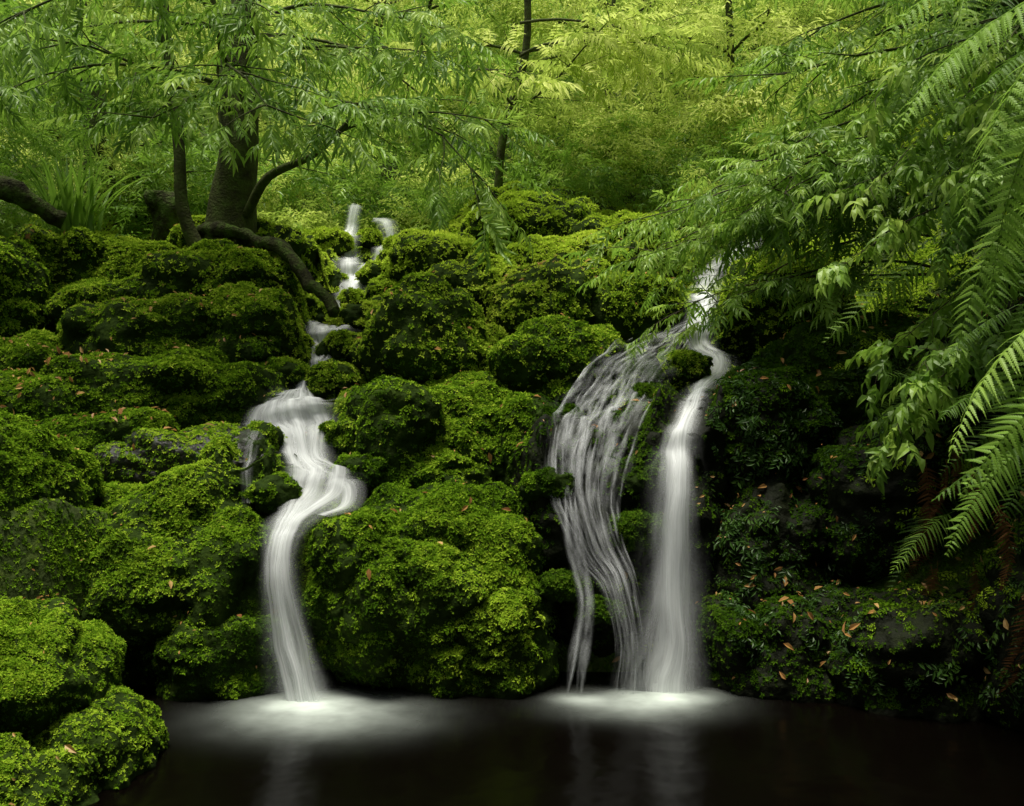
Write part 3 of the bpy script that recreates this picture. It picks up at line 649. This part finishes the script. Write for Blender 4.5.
scatter('arching_fern',np.array([a[0] for a in items]),frame_x(np.array([a[1] for a in items],float),np.array([(-.1+.3*math.sin(i*2.1),-.5+.3*math.cos(i*3.3),1.) for i in range(len(items))])),[a[2] for a in items],frb)
n=36; P=np.stack([r.uniform(2.2,3.1,n),r.uniform(4.6,5.6,n),r.uniform(.6,1.4,n)],1)
D=np.stack([-r.uniform(-.3,.5,n),-r.uniform(.2,.5,n),-r.uniform(.8,1.5,n)],1)
scatter('dead_fern',P,frame_x(D,r.normal(0,.4,(n,3))+[0,-1,.3]),r.uniform(.3,.6,n),frd)
n=900; P=np.stack([r.uniform(2.6,5.5,n),r.uniform(5.2,9,n),r.uniform(1.2,5.5,n)],1); P[:,0]+=np.clip(P[:,1]-6,0,3)*.45
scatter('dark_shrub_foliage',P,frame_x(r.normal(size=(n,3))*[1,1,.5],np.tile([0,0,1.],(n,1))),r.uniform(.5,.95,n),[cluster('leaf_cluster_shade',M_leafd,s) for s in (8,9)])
def wr(c,n): return (c[:,0]>1.2)*(c[:,0]<3.4)*(c[:,1]<6.9)*(c[:,2]>.12)*(n[:,1]<.3)*np.clip((fbm(c*2.1,55,3)-.42)*7,0,1)
P,nn=sample(1300,wr,18)
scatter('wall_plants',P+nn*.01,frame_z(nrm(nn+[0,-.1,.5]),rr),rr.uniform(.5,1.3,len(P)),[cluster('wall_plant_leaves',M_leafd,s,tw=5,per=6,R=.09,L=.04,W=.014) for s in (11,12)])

# ---------------------------------------------------------------- strap-leaf plant, logs
V=[];F=[]; r=np.random.default_rng(140)
for k in range(80):
    a=r.uniform(0,2*math.pi); L=r.uniform(.6,1.05); b=np.array([-4.05+r.normal(0,.09),9.2+r.normal(0,.09),3.1]); sp=r.uniform(.15,.6); w=.02
    for j in range(8):
        q=j/7; p=b+np.array([math.cos(a)*sp*L*q*(.6+q*.6),math.sin(a)*sp*L*q*(.6+q*.6),L*q*(1-.35*sp*q*q*1.6)])
        s=np.array([-math.sin(a),math.cos(a),0])*w*(1-q**2.5)
        V+=[tuple(p-s),tuple(p+s)]
        if j: i=len(V)-4; F.append((i,i+1,i+3,i+2))
mesh_obj('strap_leaf_plant',V,F,M_leaf)
def log(name,pts,r0,r1,mat=M_bark):
    C=crom(np.hstack([np.array(pts,float),np.zeros((len(pts),1))]),.05)[:,:3]
    C=C+np.stack([fbm(C*4,5,3)-.5,fbm(C*4,6,3)-.5,fbm(C*4,8,3)-.5],1)*.16
    V=[];F=[]; R=np.linspace(r0,r1,len(C))*(.75+.5*fbm(C*6,9,2))
    tube(V,F,C,R,12,.12,3)
    n=len(V); V.append(tuple(C[0]));V.append(tuple(C[-1]))
    for k in range(12): F.append((k,(k+1)%12,n)); F.append((n-12+k,n-12+(k+1)%12,n+1))
    return mesh_obj(name,V,F,mat,smooth=True)
M_dark=ground_mat('rotten_wood',[(.35,(.012,.010,.006)),(.48,(.035,.04,.014)),(.6,(.06,.10,.018))],scale=7,spec=.05,bump=.9)
log('fallen_log',[(-2.5,9.0,3.12),(-2.0,8.7,2.92),(-1.7,8.5,2.62),(-1.48,8.3,2.35)],.07,.045,M_dark)
log('fallen_log',[(-4.9,8.6,3.35),(-4.4,8.6,3.45),(-3.95,8.8,3.25)],.11,.08,M_dark)
log('tree_stump',[(-3.30,9.5,2.9),(-3.27,9.5,3.3),(-3.34,9.45,3.65)],.2,.11,M_dark)
log('fallen_log',[(-3.0,9.3,3.12),(-2.6,8.9,3.15),(-2.1,8.9,3.0)],.08,.05,M_dark)

# ---------------------------------------------------------------- light, world, camera
sd=Vector((-.12,-.04,.98)).normalized()
el=math.asin(sd.z); az=math.atan2(sd.x,sd.y)
l=bpy.data.lights.new('sun','SUN'); l.energy=5; l.angle=math.radians(14); l.color=(1,.97,.88)
lo=bpy.data.objects.new('sun',l); scene.collection.objects.link(lo); lo.rotation_euler=(-sd).to_track_quat('-Z','Y').to_euler()
w=bpy.data.worlds.new('World'); scene.world=w; w.use_nodes=True; t=w.node_tree; t.nodes.clear()
o=t.nodes.new('ShaderNodeOutputWorld'); b=t.nodes.new('ShaderNodeBackground'); b.inputs[1].default_value=.15
s=t.nodes.new('ShaderNodeTexSky'); s.sky_type='NISHITA'; s.sun_disc=False; s.sun_elevation=el; s.sun_rotation=az; s.dust_density=4
hs=t.nodes.new('ShaderNodeHueSaturation'); hs.inputs['Saturation'].default_value=.3
t.links.new(s.outputs[0],hs.inputs['Color']); t.links.new(hs.outputs[0],b.inputs[0]); t.links.new(b.outputs[0],o.inputs[0])
cam=bpy.data.cameras.new('camera'); cam.lens=35; cam.sensor_width=36; cam.clip_end=500
co=bpy.data.objects.new('camera',cam); scene.collection.objects.link(co); co.location=(0,0,1.6); co.rotation_euler=(math.radians(90),0,0); scene.camera=co
